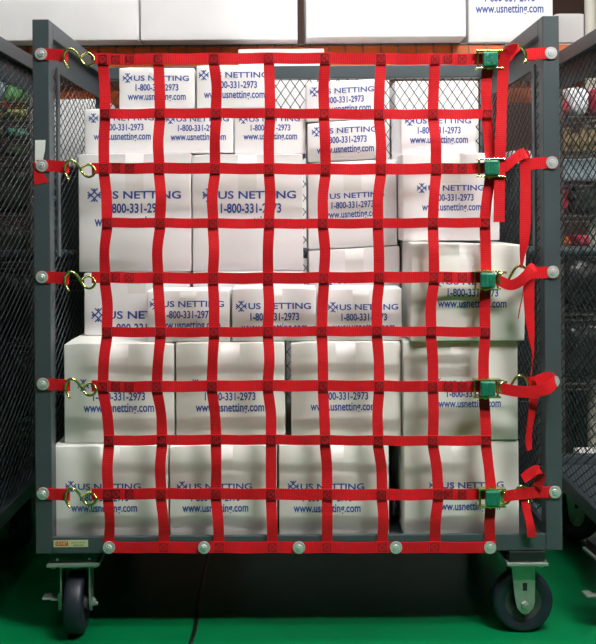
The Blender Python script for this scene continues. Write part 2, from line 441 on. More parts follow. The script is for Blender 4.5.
def make_caster_meshes():
    # origin at centre of the plate top; wheel axle along local X
    H = 0.222
    bm = bmesh.new()
    box(bm, -0.060, 0.060, -0.045, 0.045, -0.028, -0.0015, 0.002, 1)
    box(bm, -0.066, 0.066, -0.052, 0.052, -0.036, -0.028, 0.0015, 0)
    cyl(bm, (0, 0, -0.036), (0, 0, -0.046), 0.034, 0.034, 28)
    for sx in (-1, 1):
        x0 = sx*0.034; x1 = sx*0.038
        # leg outline in the y,z plane
        prof = [(-0.030, -0.044), (0.030, -0.044), (0.0245, -0.135), (0.020, -0.152), (0.010, -0.164), (0, -0.168), (-0.010, -0.164), (-0.020, -0.152), (-0.0245, -0.135)]
        prof = [(y+(0.004 if z > -0.1 else 0.0), z) for y, z in prof]
        va = [bm.verts.new((x0, y, z)) for y, z in prof]; vb = [bm.verts.new((x1, y, z)) for y, z in prof]
        bm.faces.new(va); bm.faces.new(vb[::-1])
        for i in range(len(prof)): bm.faces.new((va[i], va[(i+1) % len(prof)], vb[(i+1) % len(prof)], vb[i]))
        cyl(bm, (x1, 0, -0.1445), (x1+sx*0.006, 0, -0.1445), 0.012, 0.010, 6)
        cyl(bm, (x1+sx*0.006, 0, -0.1445), (x1+sx*0.009, 0, -0.1445), 0.006, 0.006, 12)
        # slot in the leg
        box(bm, min(x1, x1+sx*0.0006), max(x1, x1+sx*0.0006), -0.005, 0.006, -0.108, -0.088, 0, 1)
        for sy in (-0.042, 0.042):
            cyl(bm, (sx*0.052, sy*0.9, -0.036), (sx*0.052, sy*0.9, -0.042), 0.007, 0.007, 6)
            cyl(bm, (sx*0.040, sy, -0.018), (sx*0.040, sy*1.12, -0.018), 0.0035, 0.0035, 8)
    box(bm, -0.038, 0.038, -0.026, 0.034, -0.048, -0.044, 0.001)
    cyl(bm, (-0.038, 0, -0.1445), (0.038, 0, -0.1445), 0.006)
    me = bpy.data.meshes.new('caster'); bmesh.ops.recalc_face_normals(bm, faces=bm.faces); bm.to_mesh(me); bm.free(); me.materials.append(M['plate']); me.materials.append(M['black'])
    # wheel
    bm = bmesh.new(); R_ = 0.0775
    prof = [(0.018, 0.020), (0.046, 0.018), (0.052, 0.022), (0.068, 0.0235), (0.0735, 0.021), (0.0765, 0.014), (R_, 0.004), (R_, -0.004), (0.0765, -0.014), (0.0735, -0.021), (0.068, -0.0235), (0.052, -0.022), (0.046, -0.018), (0.018, -0.020)]
    N = 40; rings = []
    for i in range(N):
        a = 2*math.pi*i/N
        rings.append([bm.verts.new((x, r*math.cos(a), r*math.sin(a))) for r, x in prof])
    for i in range(N):
        for j in range(len(prof)-1):
            f = bm.faces.new((rings[i][j], rings[i][j+1], rings[(i+1) % N][j+1], rings[(i+1) % N][j])); f.smooth = True
            f.material_index = 1 if j in (0, len(prof)-2) else 0
        f = bm.faces.new((rings[i][-1], rings[i][0], rings[(i+1) % N][0], rings[(i+1) % N][-1])); f.material_index = 1
    cyl(bm, (-0.030, 0, 0), (0.030, 0, 0), 0.0195, 0.0195, 24, 1)
    mw = bpy.data.meshes.new('wheel'); bmesh.ops.recalc_face_normals(bm, faces=bm.faces); bm.to_mesh(mw); bm.free(); mw.materials.append(M['rubber']); mw.materials.append(M['hub'])
    # brake pedal
    bm = bmesh.new()
    box(bm, -0.066, -0.038, -0.010, 0.012, -0.137, -0.131, 0.002)
    box(bm, -0.086, -0.064, -0.017, 0.017, -0.132, -0.126, 0.002)
    box(bm, -0.046, -0.038, -0.015, 0.015, -0.160, -0.115, 0.002)
    cyl(bm, (-0.046, 0.0, -0.150), (0.052, 0.0, -0.150), 0.005, 0.005, 12)
    mp = bpy.data.meshes.new('brake_pedal'); bmesh.ops.recalc_face_normals(bm, faces=bm.faces); bm.to_mesh(mp); bm.free(); mp.materials.append(M['plate'])
    return me, mw, mp
ME_C, ME_W, ME_P = make_caster_meshes()

def add_caster(root, x, y, rz, pedal):
    c = bpy.data.objects.new('caster', ME_C); COL.objects.link(c); c.parent = root
    c.location = (x, y, 0.222); c.rotation_euler = (0, 0, rz)
    w = bpy.data.objects.new('wheel', ME_W); COL.objects.link(w); w.parent = c; w.location = (0, 0, -0.1445)
    if pedal:
        p = bpy.data.objects.new('brake_pedal', ME_P); COL.objects.link(p); p.parent = c
    return c

CX = (XL+XR)/2
def make_cart(label, group):
    root = thing('mesh_cart', label, 'cart', (CX, YB/2, 0), group)
    sh = Vector((-CX, -YB/2, 0))
    def po(name, bm, m, smooth=False):
        o = obj(name, bm, m, root, smooth); o.location = sh; return o
    for (x0, x1) in ((XL, XL+T), (XR-T, XR)):
        for (y0, y1) in ((0, T), (YB-T, YB)):
            bm = bmesh.new(); box(bm, x0, x1, y0, y1, ZB, ZT, 0.0022); po('corner_post', bm, M['paint'])
        r0, r1 = (x0, x0+TS) if x0 < 0 else (x1-TS, x1)
        bm = bmesh.new(); box(bm, x0, x1, T, YB-T, ZT-T, ZT, 0.0022); po('top_rail', bm, M['paint'])
        bm = bmesh.new(); box(bm, r0, r1, T, YB-T, ZB, ZB+T, 0.0022); po('bottom_rail', bm, M['paint'])
    bm = bmesh.new(); box(bm, XL+T, XR-T, YB-T, YB, ZT-T, ZT, 0.0022); po('top_rail', bm, M['paint'])
    for (y0, y1) in ((0, 0.012), (YB-T, YB)):
        bm = bmesh.new(); box(bm, XL+T, XR-T, y0, y1, ZB, ZB+T, 0.0022); po('bottom_rail', bm, M['paint'])
    bm = bmesh.new(); box(bm, XL+T, XR-T, 0.0125, T, ZB+0.004, DK-0.001, 0.0); box(bm, XL+TS, XR-TS, T, YB-T, ZB+0.004, DK-0.001, 0.0); po('deck', bm, M['paint'])
    # inner flat bars that hold the mesh
    for sx in (-1, 1):
        xw = (XL+TS-0.006) if sx < 0 else (XR-TS+0.006)
        xm = XL+T*0.5 if sx < 0 else XR-T*0.5
        bm = bmesh.new()
        box(bm, xw-0.0025, xw+0.0025, T, YB-T, ZT-T-0.068, ZT-T, 0.001)
        po('mesh_retaining_strip', bm, M['paint'])
        bm = bmesh.new()
        expanded(bm, T, YB-T, 'x', xw+(-0.006 if sx < 0 else 0.006), ZB+T, ZT-T, 0.0275, 0.050, 0.0014, 0.0022)
        po('mesh_panel', bm, M['mesh'])
        bm = bmesh.new()
        xs = (XL+T) if sx < 0 else (XR-T)
        box(bm, min(xs, xs-sx*0.006), max(xs, xs-sx*0.006), 0.060, 0.085, 0.962, ZT-T-0.069, 0.001)
        po('latch_bar', bm, M['paint'])
    bm = bmesh.new()
    expanded(bm, XL+T, XR-T, 'y', YB-T*0.5, ZB+T, ZT-T, 0.046, 0.0315, 0.0021, 0.0035)
    po('mesh_panel', bm, M['mesh'])
    # push handle across the rear
    bm = bmesh.new(); zh = 0.936
    tube(bm, [(XL+0.02, YB, zh), (XL+0.02, YB+0.045, zh), (XL+0.06, YB+0.075, zh), (XR-0.06, YB+0.075, zh), (XR-0.02, YB+0.045, zh), (XR-0.02, YB, zh)], 0.0185, 8, 14)
    po('push_handle', bm, M['paint'], True)
    return root
cart = make_cart('dark grey wheeled mesh cart full of white cartons, centre of the picture', 'mesh carts')
def cart_casters(root, spec):
    for (x, y, rz, pd) in spec:
        add_caster(root, x-CX, y-YB/2, rz, pd)
def copy_tree(o, parent=None):
    c = o.copy(); COL.objects.link(c)
    if parent: c.parent = parent
    for ch in list(o.children): copy_tree(ch, c)
    return c
cl = copy_tree(cart); cl.location.x += -0.794-XR; cl['label'] = 'empty dark grey mesh cart cut off by the left edge'
cr_ = copy_tree(cart); cr_.location.x += 0.813-XL; cr_['label'] = 'empty dark grey mesh cart cut off by the right edge'
xlc, xrc = P(77, 600, 0.055).x, P(524, 600, 0.03).x
cart_casters(cart, [(xlc, 0.058, 0.05, True), (xrc, 0.056, math.pi/2, False), (xlc, YB-0.07, 0.3, False), (xrc, YB-0.07, -0.2, False)])
cart_casters(cl, [(XL+0.09, 0.07, 0.4, True), (XR-0.10, 0.07, -1.3, True), (XL+0.09, YB-0.08, 0.3, False), (XR-0.105, YB-0.08, 0.55, False)])
cart_casters(cr_, [(XL+0.008, 0.055, 0.12, True), (XR-0.09, 0.07, 0.9, False), (XL+0.10, YB-0.07, 1.45, False), (XR-0.09, YB-0.08, 0.3, False)])

csh = Vector((-CX, -YB/2, 0))
def cpart(name, bm, m, smooth=False, mats=None):
    o = obj(name, bm, m, cart, smooth, mats=mats); o.location = csh; return o
def bolt(p):
    bm = bmesh.new()
    cyl(bm, (p.x, p.y, p.z), (p.x, p.y-0.0022, p.z), 0.0155, 0.015, 28)
    cyl(bm, (p.x, p.y-0.0022, p.z), (p.x, p.y-0.0045, p.z), 0.0085, 0.007, 20)
    cyl(bm, (p.x, p.y-0.0045, p.z), (p.x, p.y-0.0058, p.z), 0.004, 0.003, 6)
    return cpart('bolt', bm, M['zinc'])
LROWS = [(41, 54), (42, 165.5), (42, 277), (43, 384), (43, 493.5)]
RROWS = [(551, 53), (552, 162.5), (553, 272), (553.5, 381.5), (555, 492)]
ZV = Vector((0, 0, 1)); XV = Vector((1, 0, 0)); YV = Vector((0, 1, 0))
for (bx, by), side in [(r, -1) for r in LROWS]+[(r, 1) for r in RROWS]:
    bm = bmesh.new()
    x_end = bx+25 if side < 0 else bx-24
    p0 = P(bx-side*-4, by, -0.0015) if False else P(bx+side*5, by+0.3, -0.0015)
    mid = P(bx-side*10, by+0.4, -0.003)
    en = P(x_end, by+1.6, -0.010)
    ribbon(bm, [(p0, ZV), (mid, ZV), (en, ZV), (en+Vector((side*0.0-0.0, 0.007, 0)), ZV), (mid+Vector((0, 0.0055, 0)) if False else en+Vector((side*0.02, 0.0065, 0)), ZV)], 0.0285, 0.002, 5)
    o = cpart('anchor_strap', bm, M['web']); 
    bolt(P(bx, by, -0.003))
for bx in (109, 204, 299, 396, 490):
    bolt(P(bx, 547.5, -0.0075))

# white tape and red corner flag on the left post
bm = bmesh.new()
pp = [P(35, 140, -0.0008), P(45.5, 140, -0.0008), P(45, 150, -0.0008), P(42.5, 161, -0.0008), P(35, 168, -0.0008)]
va = [bm.verts.new(p) for p in pp]; vb = [bm.verts.new(p+Vector((0, 0.0007, 0))) for p in pp]
bm.faces.new(va); bm.faces.new(vb[::-1])
for i in range(5): bm.faces.new((va[i], va[(i+1) % 5], vb[(i+1) % 5], vb[i]))
o = cpart('tape_scrap', bm, M['white']); o['label'] = 'torn piece of white tape'
bm = bmesh.new()
pp = [P(34, 161, -0.0014), P(40, 168, -0.0014), P(49, 182, -0.0014), P(34.3, 185, -0.0014)]
va = [bm.verts.new(p) for p in pp]; vb = [bm.verts.new(p+Vector((0, 0.0007, 0))) for p in pp]
bm.faces.new(va); bm.faces.new(vb[::-1])
for i in range(4): bm.faces.new((va[i], va[(i+1) % 4], vb[(i+1) % 4], vb[i]))
o = cpart('tape_scrap', bm, M['redtape']); o['label'] = 'red triangle of tape'
# sticker on the bottom rail
bm = bmesh.new()
a = P(53.5, 547.2, -0.0008); b = P(88, 540, -0.0008)
box(bm, a.x, b.x, -0.0008, 0.0, a.z, b.z, 0, 0)
box(bm, a.x+0.005, a.x+0.037, -0.0012, -0.0008, a.z+0.003, b.z-0.003, 0, 1)
fnS = lambda u, w: Vector((u, -0.0014, w))
put_text(bm, 'US NET', a.x+0.008, a.z+0.006, 0.026, 0.0065, fnS, 0)
put_text(bm, 'CARGO CONTROL', a.x+0.044, a.z+0.0095, 0.036, 0.004, fnS, 2)
put_text(bm, '1-800-331-2973', a.x+0.050, a.z+0.003, 0.025, 0.0035, fnS, 2)
o = cpart('maker_sticker', bm, None, mats=[M['sticker'], M['stickred'], M['darkink']]); o['label'] = 'pale yellow sticker with a red block'

# ------------------------------------------------------------------ the net
cols = [
 [103, 105, 104, 107, 105, 107, 103, 109, 108, 109],
 [158.5, 160, 159, 160, 158, 160.5, 157, 162, 161, 164],
 [214, 216, 215, 213, 213, 214, 212, 216, 216, 219],
 [269, 270, 269, 269, 268, 268, 268, 271, 271, 272.5],
 [325, 324, 325.5, 323, 324, 322, 323, 325, 327, 327],
 [381, 379, 381, 378, 379, 377, 379, 378, 382, 382],
 [435, 433, 436, 433, 434, 431, 433, 433, 438, 435],
 [488.5, 487, 491, 485, 486, 485, 483.5, 486, 491, 490]]
rows = [58.5, 113.5, 168.5, 223, 277.5, 331.5, 386, 440, 494, 547]
net = thing('cargo_net', 'red webbing cargo net stretched across the open front of the cart', 'cargo net', (0, 0, 0.2))
def npart(name, bm, m, parent=net, smooth=False, mats=None):
    o = obj(name, bm, m, parent, smooth, mats=mats)
    if parent is net: o.location = (0, 0, -0.2)
    return o
def xbox(bm, p, s, yoff, rnd):
    """box-and-cross stitching"""
    t = 0.0012; y = p.y-yoff
    h = s/2
    def ln(x0, z0, x1, z1):
        d = Vector((x1-x0, 0, z1-z0)); n = Vector((-d.z, 0, d.x)).normalized()*t/2
        A = Vector((x0, y, z0)); B = Vector((x1, y, z1))
        q = [A+n, B+n, B-n, A-n]
        v0 = [bm.verts.new(a) for a in q]; v1 = [bm.verts.new(a+Vector((0, 0.0008, 0))) for a in q]
        fs = [bm.faces.new(v0), bm.faces.new(v1[::-1])]
        for i in range(4): fs.append(bm.faces.new((v0[i], v0[(i+1) % 4], v1[(i+1) % 4], v1[i])))
        for f in fs: f.material_index = 1
    x, z = p.x+rnd.uniform(-.001, .001), p.z+rnd.uniform(-.0008, .0008)
    ln(x-h, z-h, x+h, z-h); ln(x-h, z+h, x+h, z+h); ln(x-h, z-h, x-h, z+h); ln(x+h, z-h, x+h, z+h)
    ln(x-h, z-h, x+h, z+h); ln(x-h, z+h, x+h, z-h)
rnd = random.Random(3)
YN = -0.012
for ri, ry in enumerate(rows):
    odd = ri % 2 == 0 or ri == 9
    bm = bmesh.new()
    wdt = 0.0275 if odd else 0.0245
    pts = []
    if ri == 9: xs = 105
    elif odd: xs = 94
    else: xs = cols[0][ri]-5
    y_at = lambda x: ry+(0.5*math.sin(x/60+ri)) if ri != 9 else 547.2
    lo = -0.0045 if ri == 9 else YN
    if odd and ri != 9:
        # end loop round the hook
        e = P(xs-2, ry, YN)
        pts += [(P(xs+16, ry, YN+0.0045), ZV), (P(xs+4, ry, YN+0.005), ZV*0.75+YV*0.25), (e, ZV), (P(xs+4, ry, YN-0.001), ZV)]
    else: pts += [(P(xs, ry, lo), ZV)]
    for ci in range(8):
        cx = cols[ci][ri]
        yy = y_at(cx)
        if ri == 9: yo = lo
        else: yo = YN-0.001*math.sin(ci*1.7+ri)
        if ci > 0: pts.append((P(cx-6, yy, yo), ZV))
        pts.append((P(cx+6, yy, yo), ZV))
        if ci < 7:
            mx = (cx+cols[ci+1][ri])/2
            pts.append((P(mx, y_at(mx)+0.5, yo+0.002), ZV+YV*0.1*math.sin(ci+ri*2)))
    if not odd: pts = pts[:-1]+[(P(cols[7][ri]+5, y_at(cols[7][ri]), YN), ZV)]
    ribbon(bm, pts, wdt, 0.002, 4)
    for ci in range(8):
        if ci == 7 and odd: continue
        if ri == 9 and ci == 0: continue
        xbox(bm, P(cols[ci][ri], y_at(cols[ci][ri]), lo-0.0018 if ri < 9 else lo), 0.019, 0.0016, rnd)
    if odd and ri < 9:
        for xx in (116, 130, 448, 462):
            xbox(bm, P(xx, y_at(xx), lo-0.0012), 0.019, 0.0020, rnd)
    npart('horizontal_strap', bm, None, mats=[M['web'], M['stitch']])
for ci, cc in enumerate(cols):
    bm = bmesh.new(); pts = []
    for ri, cx in enumerate(cc):
        yo = YN+0.0035 if ri < 9 else -0.0015
        pts.append((P(cx, rows[ri]-5, yo), XV)); pts.append((P(cx, rows[ri]+5, yo), XV))
        if ri < 9:
            nx = cc[ri+1]; sg = rnd.choice((-1, 1))
            pts.append((P((cx+nx)/2+(-1.0 if cx > nx else 0.8)+rnd.uniform(-.8, .8), (rows[ri]+rows[ri+1])/2, yo+(rnd.uniform(-0.006, 0.003) if ri < 8 else -0.002)), XV+YV*rnd.uniform(-.35, .35)))
    ribbon(bm, pts, 0.0265, 0.002, 5)
    npart('vertical_strap', bm, M['web'])

def hook(path, Y0=-0.014, amp=0.004):
    bm = bmesh.new(); n = len(path)
    pts = [P(x, y, Y0+amp*math.sin(i*1.1)) for i, (x, y) in enumerate(path)]
    tube(bm, pts, 0.0033, 6, 10)
    return npart('s_hook', bm, M['yzinc'], smooth=True)
SH = [(26.8, 14), (24.5, 10), (22.5, 5), (23.5, -1.5), (27.5, -5), (32, -4), (36, 0), (39.5, 5.5), (43, 10), (47.5, 11.5), (51.5, 9.5), (53.2, 5), (51, 1), (47, -1), (42.5, 0.5), (39.5, 3)]
for bx, by in LROWS:
    hook([(bx+x, by+y) for x, y in SH])
# right side: hooks, buckles, runs and tails
def buckle(px, py, tilt):
    c = P(px, py, -0.020)
    def pt(x, y, z): return Vector((c.x+x, c.y+y, c.z+z))
    bm = bmesh.new()
    for s in (-1, 1):
        box(bm, c.x-0.034, c.x+0.034, c.y-0.012, c.y+0.008, c.z+s*0.0215-0.0018, c.z+s*0.0215+0.0018, 0.0008)
        cyl(bm, pt(-0.004, -0.006, s*0.0225), pt(-0.004, -0.006, s*0.027), 0.004, 0.003, 10)
        cyl(bm, pt(0.002, -0.002, s*0.0225), pt(0.002, -0.002, s*0.0245), 0.006, 0.005, 12)
    for x in (-0.028, 0.028): cyl(bm, pt(x, 0.002, -0.021), pt(x, 0.002, 0.021), 0.0028, 0.0028, 10)
    b = npart('cam_buckle', bm, M['yzinc'])
    bm = bmesh.new()
    box(bm, c.x-0.0175, c.x+0.0195, c.y-0.017, c.y-0.003, c.z-0.0185, c.z+0.0185, 0.004)
    for i in range(4):
        xx = c.x-0.009+i*0.007
        box(bm, xx-0.0012, xx+0.0012, c.y-0.0185, c.y-0.016, c.z-0.0155, c.z+0.0155, 0.0004)
    o = obj('cam_lever', bm, M['cam'], b); o['label'] = 'green cam lever'
BK = [(489, 60), (490.5, 168), (486.5, 280), (486.5, 388), (491.5, 497)]
for i, (x, y) in enumerate(BK): buckle(x, y, 0)
RS = [(-27, 10), (-25, 6), (-25.5, 0), (-29, -5.5), (-34, -7), (-38, -4.5), (-41.5, 1), (-45, 7), (-49, 10.5), (-53, 9), (-54.5, 4), (-51, 0), (-47, -0.5)]
for i, (bx, by) in enumerate(RROWS):
    hook([(bx+x, by+y+(1 if i > 1 else 0)) for x, y in RS], -0.016, 0.005)
def run(pts, w=0.0265, name='loose_strap'):
    bm = bmesh.new(); ribbon(bm, [(P(x, y, Y), Vector(d)) for x, y, Y, d in pts], w, 0.0019, 6)
    return npart(name, bm, M['web'])
U = (0, 0, 1); H_ = (1, 0, 0)
# webbing into each buckle from the right
run([(494, 60, -0.014, U), (501, 60, -0.016, U), (508, 57, -0.022, (0.25, 0, 1)), (515, 50, -0.030, (0.55, 0, 0.9)), (519, 47, -0.034, (0.6, 0.1, 0.8))], 0.026)
run([(517, 49, -0.034, (0.7, 0, 0.6)), (509, 50, -0.042, (0.8, 0, 0.6)), (504.5, 58, -0.036, (1, 0.2, 0.25)), (503, 75, -0.026, H_), (501.5, 110, -0.024, (1, .2, 0)), (500.5, 145, -0.028, (1, -.1, 0)), (499.5, 180, -0.024, (1, .1, 0)), (499, 222, -0.026, (1, -.1, 0))], 0.027)
run([(496, 168, -0.014, U), (504, 167, -0.018, U), (512, 161, -0.026, (0.45, 0, 1)), (520, 155, -0.032, (0.6, 0, 0.8)), (526, 153, -0.030, (0.7, 0.3, 0.5))], 0.026)
run([(523, 152, -0.032, (0.9, 0.2, 0.3)), (525, 160, -0.026, H_), (525.5, 185, -0.022, (1, .1, 0)), (525.5, 212, -0.024, (1, -.15, 0)), (524.5, 238, -0.024, (1, .3, 0)), (522.5, 255, -0.022, (.7, .8, 0)), (521.5, 268, -0.020, (.35, 1, 0))], 0.026)
run([(492, 279, -0.014, U), (500, 281, -0.018, (0.1, 0, 1)), (510, 285, -0.026, U), (519, 282, -0.034, (-.4, 0, 1)), (527, 275, -0.038, (-.55, 0, .9)), (533, 268, -0.036, (-.7, .1, .7)), (536, 269, -0.028, (-.2, .6, .9))], 0.026)
run([(524, 284, -0.022, (.2, 1, 0)), (522.5, 296, -0.022, (.3, 1, 0)), (520, 308, -0.022, (.35, 1, 0)), (518.5, 318, -0.020, (.3, 1, 0))], 0.018)
run([(529, 280, -0.024, H_), (529, 295, -0.024, H_), (529.5, 315, -0.022, (1, .3, 0)), (531.5, 338, -0.022, (.7, .7, 0)), (533, 355, -0.020, (.4, 1, 0)), (531, 375, -0.018, (.2, 1, 0))], 0.026)
run([(492, 386, -0.014, U), (500, 388, -0.018, U), (515, 391, -0.030, U), (532, 392, -0.044, U), (546, 389, -0.050, (-.1, 0, 1)), (553, 384, -0.040, (-.2, .1, 1)), (553, 379, -0.028, (-.2, .1, 1)), (545, 378, -0.022, (.4, 0, 1)), (536, 382, -0.020, (.6, 0, .9))], 0.028)
run([(534, 396, -0.020, H_), (532, 412, -0.022, (1, .5, 0)), (529.5, 428, -0.022, (.8, .6, 0)), (528.5, 440, -0.020, (.8, .5, 0)), (529.5, 450, -0.020, (.6, .6, 0))], 0.022)
run([(497, 497, -0.014, U), (506, 496, -0.018, U), (520, 494, -0.022, U), (534, 492.5, -0.018, U), (548, 492, -0.010, U)], 0.027)
run([(523, 479, -0.026, (.5, 0, 1)), (531, 473, -0.034, (.3, 0, 1)), (538, 470, -0.032, (-.3, 0, 1)), (540, 478, -0.026, (-1, 0, .6)), (537, 487, -0.022, (-1, .2, .2))], 0.024)
run([(525, 500, -0.016, H_), (527, 512, -0.018, (1, .3, 0)), (530, 524, -0.020, (1, .3, 0)), (532, 537, -0.018, (1, -.2, 0))], 0.022)

# ------------------------------------------------------------------ pallet rack behind
YR = 1.30
rack = thing('pallet_rack', 'orange pallet rack with wire decking behind the cart', 'rack', (0, YR, 0))
def rpart(name, bm, m, smooth=False):
    o = obj(name, bm, m, rack, smooth); o.location = (0, -YR, 0); return o
ZD = 1.742
bm = bmesh.new(); box(bm, -2.4, 2.4, YR, YR+0.045, ZD-0.115, ZD-0.008, 0.003); rpart('beam', bm, M['orange'])
bm = bmesh.new(); box(bm, -2.4, 2.4, YR+0.10, YR+0.13, 1.580, 1.602, 0.002); rpart('beam', bm, M['orange'])
bm = bmesh.new(); box(bm, -2.4, 2.4, YR+1.0, YR+1.045, ZD-0.115, ZD-0.008, 0.003); rpart('beam', bm, M['orange'])
bm = bmesh.new()
for i in range(69):
    x = -2.36+i*0.0695
    box(bm, x-0.0022, x+0.0022, YR-0.007, YR+1.04, ZD-0.005, ZD-0.001)
    box(bm, x-0.0022, x+0.0022, YR-0.007, YR-0.003, ZD-0.050, ZD-0.001)
for yy in (YR-0.004, YR+0.25, YR+0.5, YR+0.75, YR+1.03):
    cyl(bm, (-2.4, yy, ZD-0.004), (2.4, yy, ZD-0.004), 0.0030, None, 6)
rpart('wire_decking', bm, M['wire'])
for x in (-2.44, 2.36):
    for yy in (YR, YR+0.99):
        bm = bmesh.new(); box(bm, x, x+0.08, yy, yy+0.06, 0, 3.0, 0.003); rpart('upright', bm, M['orange'])
# lower wire shelf carrying the netting bundles at both ends
GS = 'large white cartons on the upper rack shelf'
def rackbox(label, px0, px1, Y, z0, z1, depth, group=GS, text=None, seed=1, floor_tint=False):
    x0 = P(px0, 30, Y).x; x1 = P(px1, 30, Y).x
    return carton(label, (px0, 30, px1, 30, 30), Y, depth, text, zfix=(z0, z1), group=group, bulge=0.003, tape=False, seed=seed, floor_tint=floor_tint, name='white_carton')
rackbox('large white carton on the upper rack shelf, at the left edge', -40, 138, YR-0.10, ZD+0.001, 1.900, 0.55, seed=11)
rackbox('large plain white carton on the upper rack shelf, second from left', 140.5, 297.5, YR-0.09, ZD+0.001, 2.02, 0.55, seed=12)
rackbox('large plain white carton on the upper rack shelf, right of the dark gap', 306, 466, YR-0.12, ZD+0.001, 2.02, 0.55, seed=13)
rackbox('large white carton on the upper rack shelf printed with blue web address', 468.5, 553, YR-0.0, ZD+0.001, 2.05, 0.55, text=(470, 547, -13), seed=14)
rackbox('small white carton on the upper rack shelf beyond the printed one', 555.5, 584, YR+0.22, ZD+0.001, 1.905, 0.25, seed=15)
rackbox('long white carton lying on top of the left shelf carton', -44, 142, YR-0.02, 1.902, 2.05, 0.45, seed=16)
# cartons between cart and rack
GB = 'white cartons behind the cart'
c1 = rackbox('tall white carton standing behind the cart, top just above its back rail', 238, 324, 1.02, 0.004, 1.672, 0.26, GB, seed=21)
c2 = rackbox('white carton behind the back mesh, between taller neighbours', 325.5, 389, 1.04, 0.004, 1.560, 0.24, GB, seed=22)
c3 = rackbox('wide white carton behind the back mesh on the right', 394.5, 478, 1.02, 0.004, 1.552, 0.26, GB, seed=23)
c4 = rackbox('white carton behind the left mesh side, on black crates', 46, 104, 1.06, 1.2535, 1.50, 0.20, GB, seed=24)
c5 = rackbox('low white carton on the floor behind the right mesh cart', 577, 640, 0.93, 0.002, 0.22, 0.08, GB, seed=25)
c6 = rackbox('flat white carton behind the right mesh side, on black crates', 510, 532, 1.08, 1.2535, 1.30, 0.16, GB, seed=26)

# wire shelving units with netting bundles, left and right
def shelving(label, x0, x1, y0, y1, levels):
    t = thing('wire_shelving', label, 'shelving', ((x0+x1)/2, (y0+y1)/2, 0))
    off = Vector((-(x0+x1)/2, -(y0+y1)/2, 0))
    for x in (x0, x1):
        for y in (y0, y1):
            bm = bmesh.new(); cyl(bm, (x, y, 0), (x, y, 1.62), 0.010, None, 10); o = obj('post', bm, M['wire'], t); o.location = off
    for z in levels:
        bm = bmesh.new()
        for y in (y0, y1): cyl(bm, (x0, y, z), (x1, y, z), 0.004, None, 6); cyl(bm, (x0, y, z-0.02), (x1, y, z-0.02), 0.003, None, 6)
        n = int((x1-x0)/0.04)
        for i in range(n+1):
            x = x0+(x1-x0)*i/n; cyl(bm, (x, y0, z-0.002), (x, y1, z-0.002), 0.002, None, 5)
        o = obj('shelf', bm, M['wire'], t); o.location = off
    return t
LV = [0.30, 0.60, 0.90, 1.07, 1.280, 1.345, 1.412, 1.480]
shelving('dark wire shelving behind the left mesh cart', -1.85, -0.945, 1.00, 1.22, LV)
LV2 = [0.45, 0.70, 0.935, 1.055, 1.185, 1.290, 1.412]
shelving('dark wire shelving behind the right mesh cart', 0.968, 1.75, 1.00, 1.22, LV2)
def bundle(name, label, cat, cx, y, z0, w, d, h, m, group, seed):
    bm = bmesh.new(); bmesh.ops.create_icosphere(bm, subdivisions=4, radius=1)
    o3 = Vector((seed*7.3, seed*3.1, 0))
    for v in bm.verts:
        p = v.co.copy()
        q = Vector([math.copysign(abs(c)**0.6, c) for c in p])
        n_ = noise.noise(p*2+o3)*0.14+noise.noise(p*7+o3)*0.05
        q *= 1+n_
        v.co = Vector((q.x*w/2*0.9, q.y*d/2*0.9, q.z*h/2*0.9+h/2))
        v.co.z = max(v.co.z, 0)
    o = obj(name, bm, m, None, True); o.location = (cx, y, z0); return tag(o, label, cat, group)
GN = 'bundles on the left wire shelving'
BL = [
 ('bright green netting bundle on the top left wire shelf', -1.012, 1.484, 0.115, 0.078, 'greenA'),
 ('pale blue wrapped bundle on the top left wire shelf at the edge', -1.145, 1.484, 0.14, 0.115, 'blueW'),
 ('yellow green netting bundle under the bright green one', -1.005, 1.416, 0.115, 0.058, 'greenB'),
 ('olive brown bundle at the left edge below the blue one', -1.13, 1.416, 0.12, 0.058, 'tan'),
 ('teal netting bundle third down on the left wire shelving', -1.005, 1.349, 0.115, 0.057, 'greenC'),
 ('grey green netting bundle at the left edge, third down', -1.13, 1.349, 0.12, 0.057, 'greenD'),
 ('dull olive netting bundle fourth down on the left wire shelving', -1.008, 1.284, 0.115, 0.055, 'greenD'),
 ('dark netting bundle at the left edge, fourth down', -1.13, 1.284, 0.12, 0.055, 'darknet'),
 ('large dark netting bundle fifth down on the left wire shelving', -1.05, 1.074, 0.20, 0.185, 'darknet'),
 ('dark netting bundle just above handle height on the left', -1.05, 0.904, 0.20, 0.14, 'darknet'),
 ('added dark-filler bundle just below handle height on the left', -1.05, 0.604, 0.20, 0.27, 'black'),  # black bundles added to fill the lower left shelves with darkness
 ('added dark-filler bundle on the lowest left wire shelf', -1.05, 0.304, 0.20, 0.27, 'black')]
for i, (l, x, z, w_, h_, m_) in enumerate(BL):
    bundle('netting_bundle', l, 'netting', x, 1.11, z, w_, 0.18, h_, M[m_], GN, i+1)
GR = 'goods on the right wire shelving'
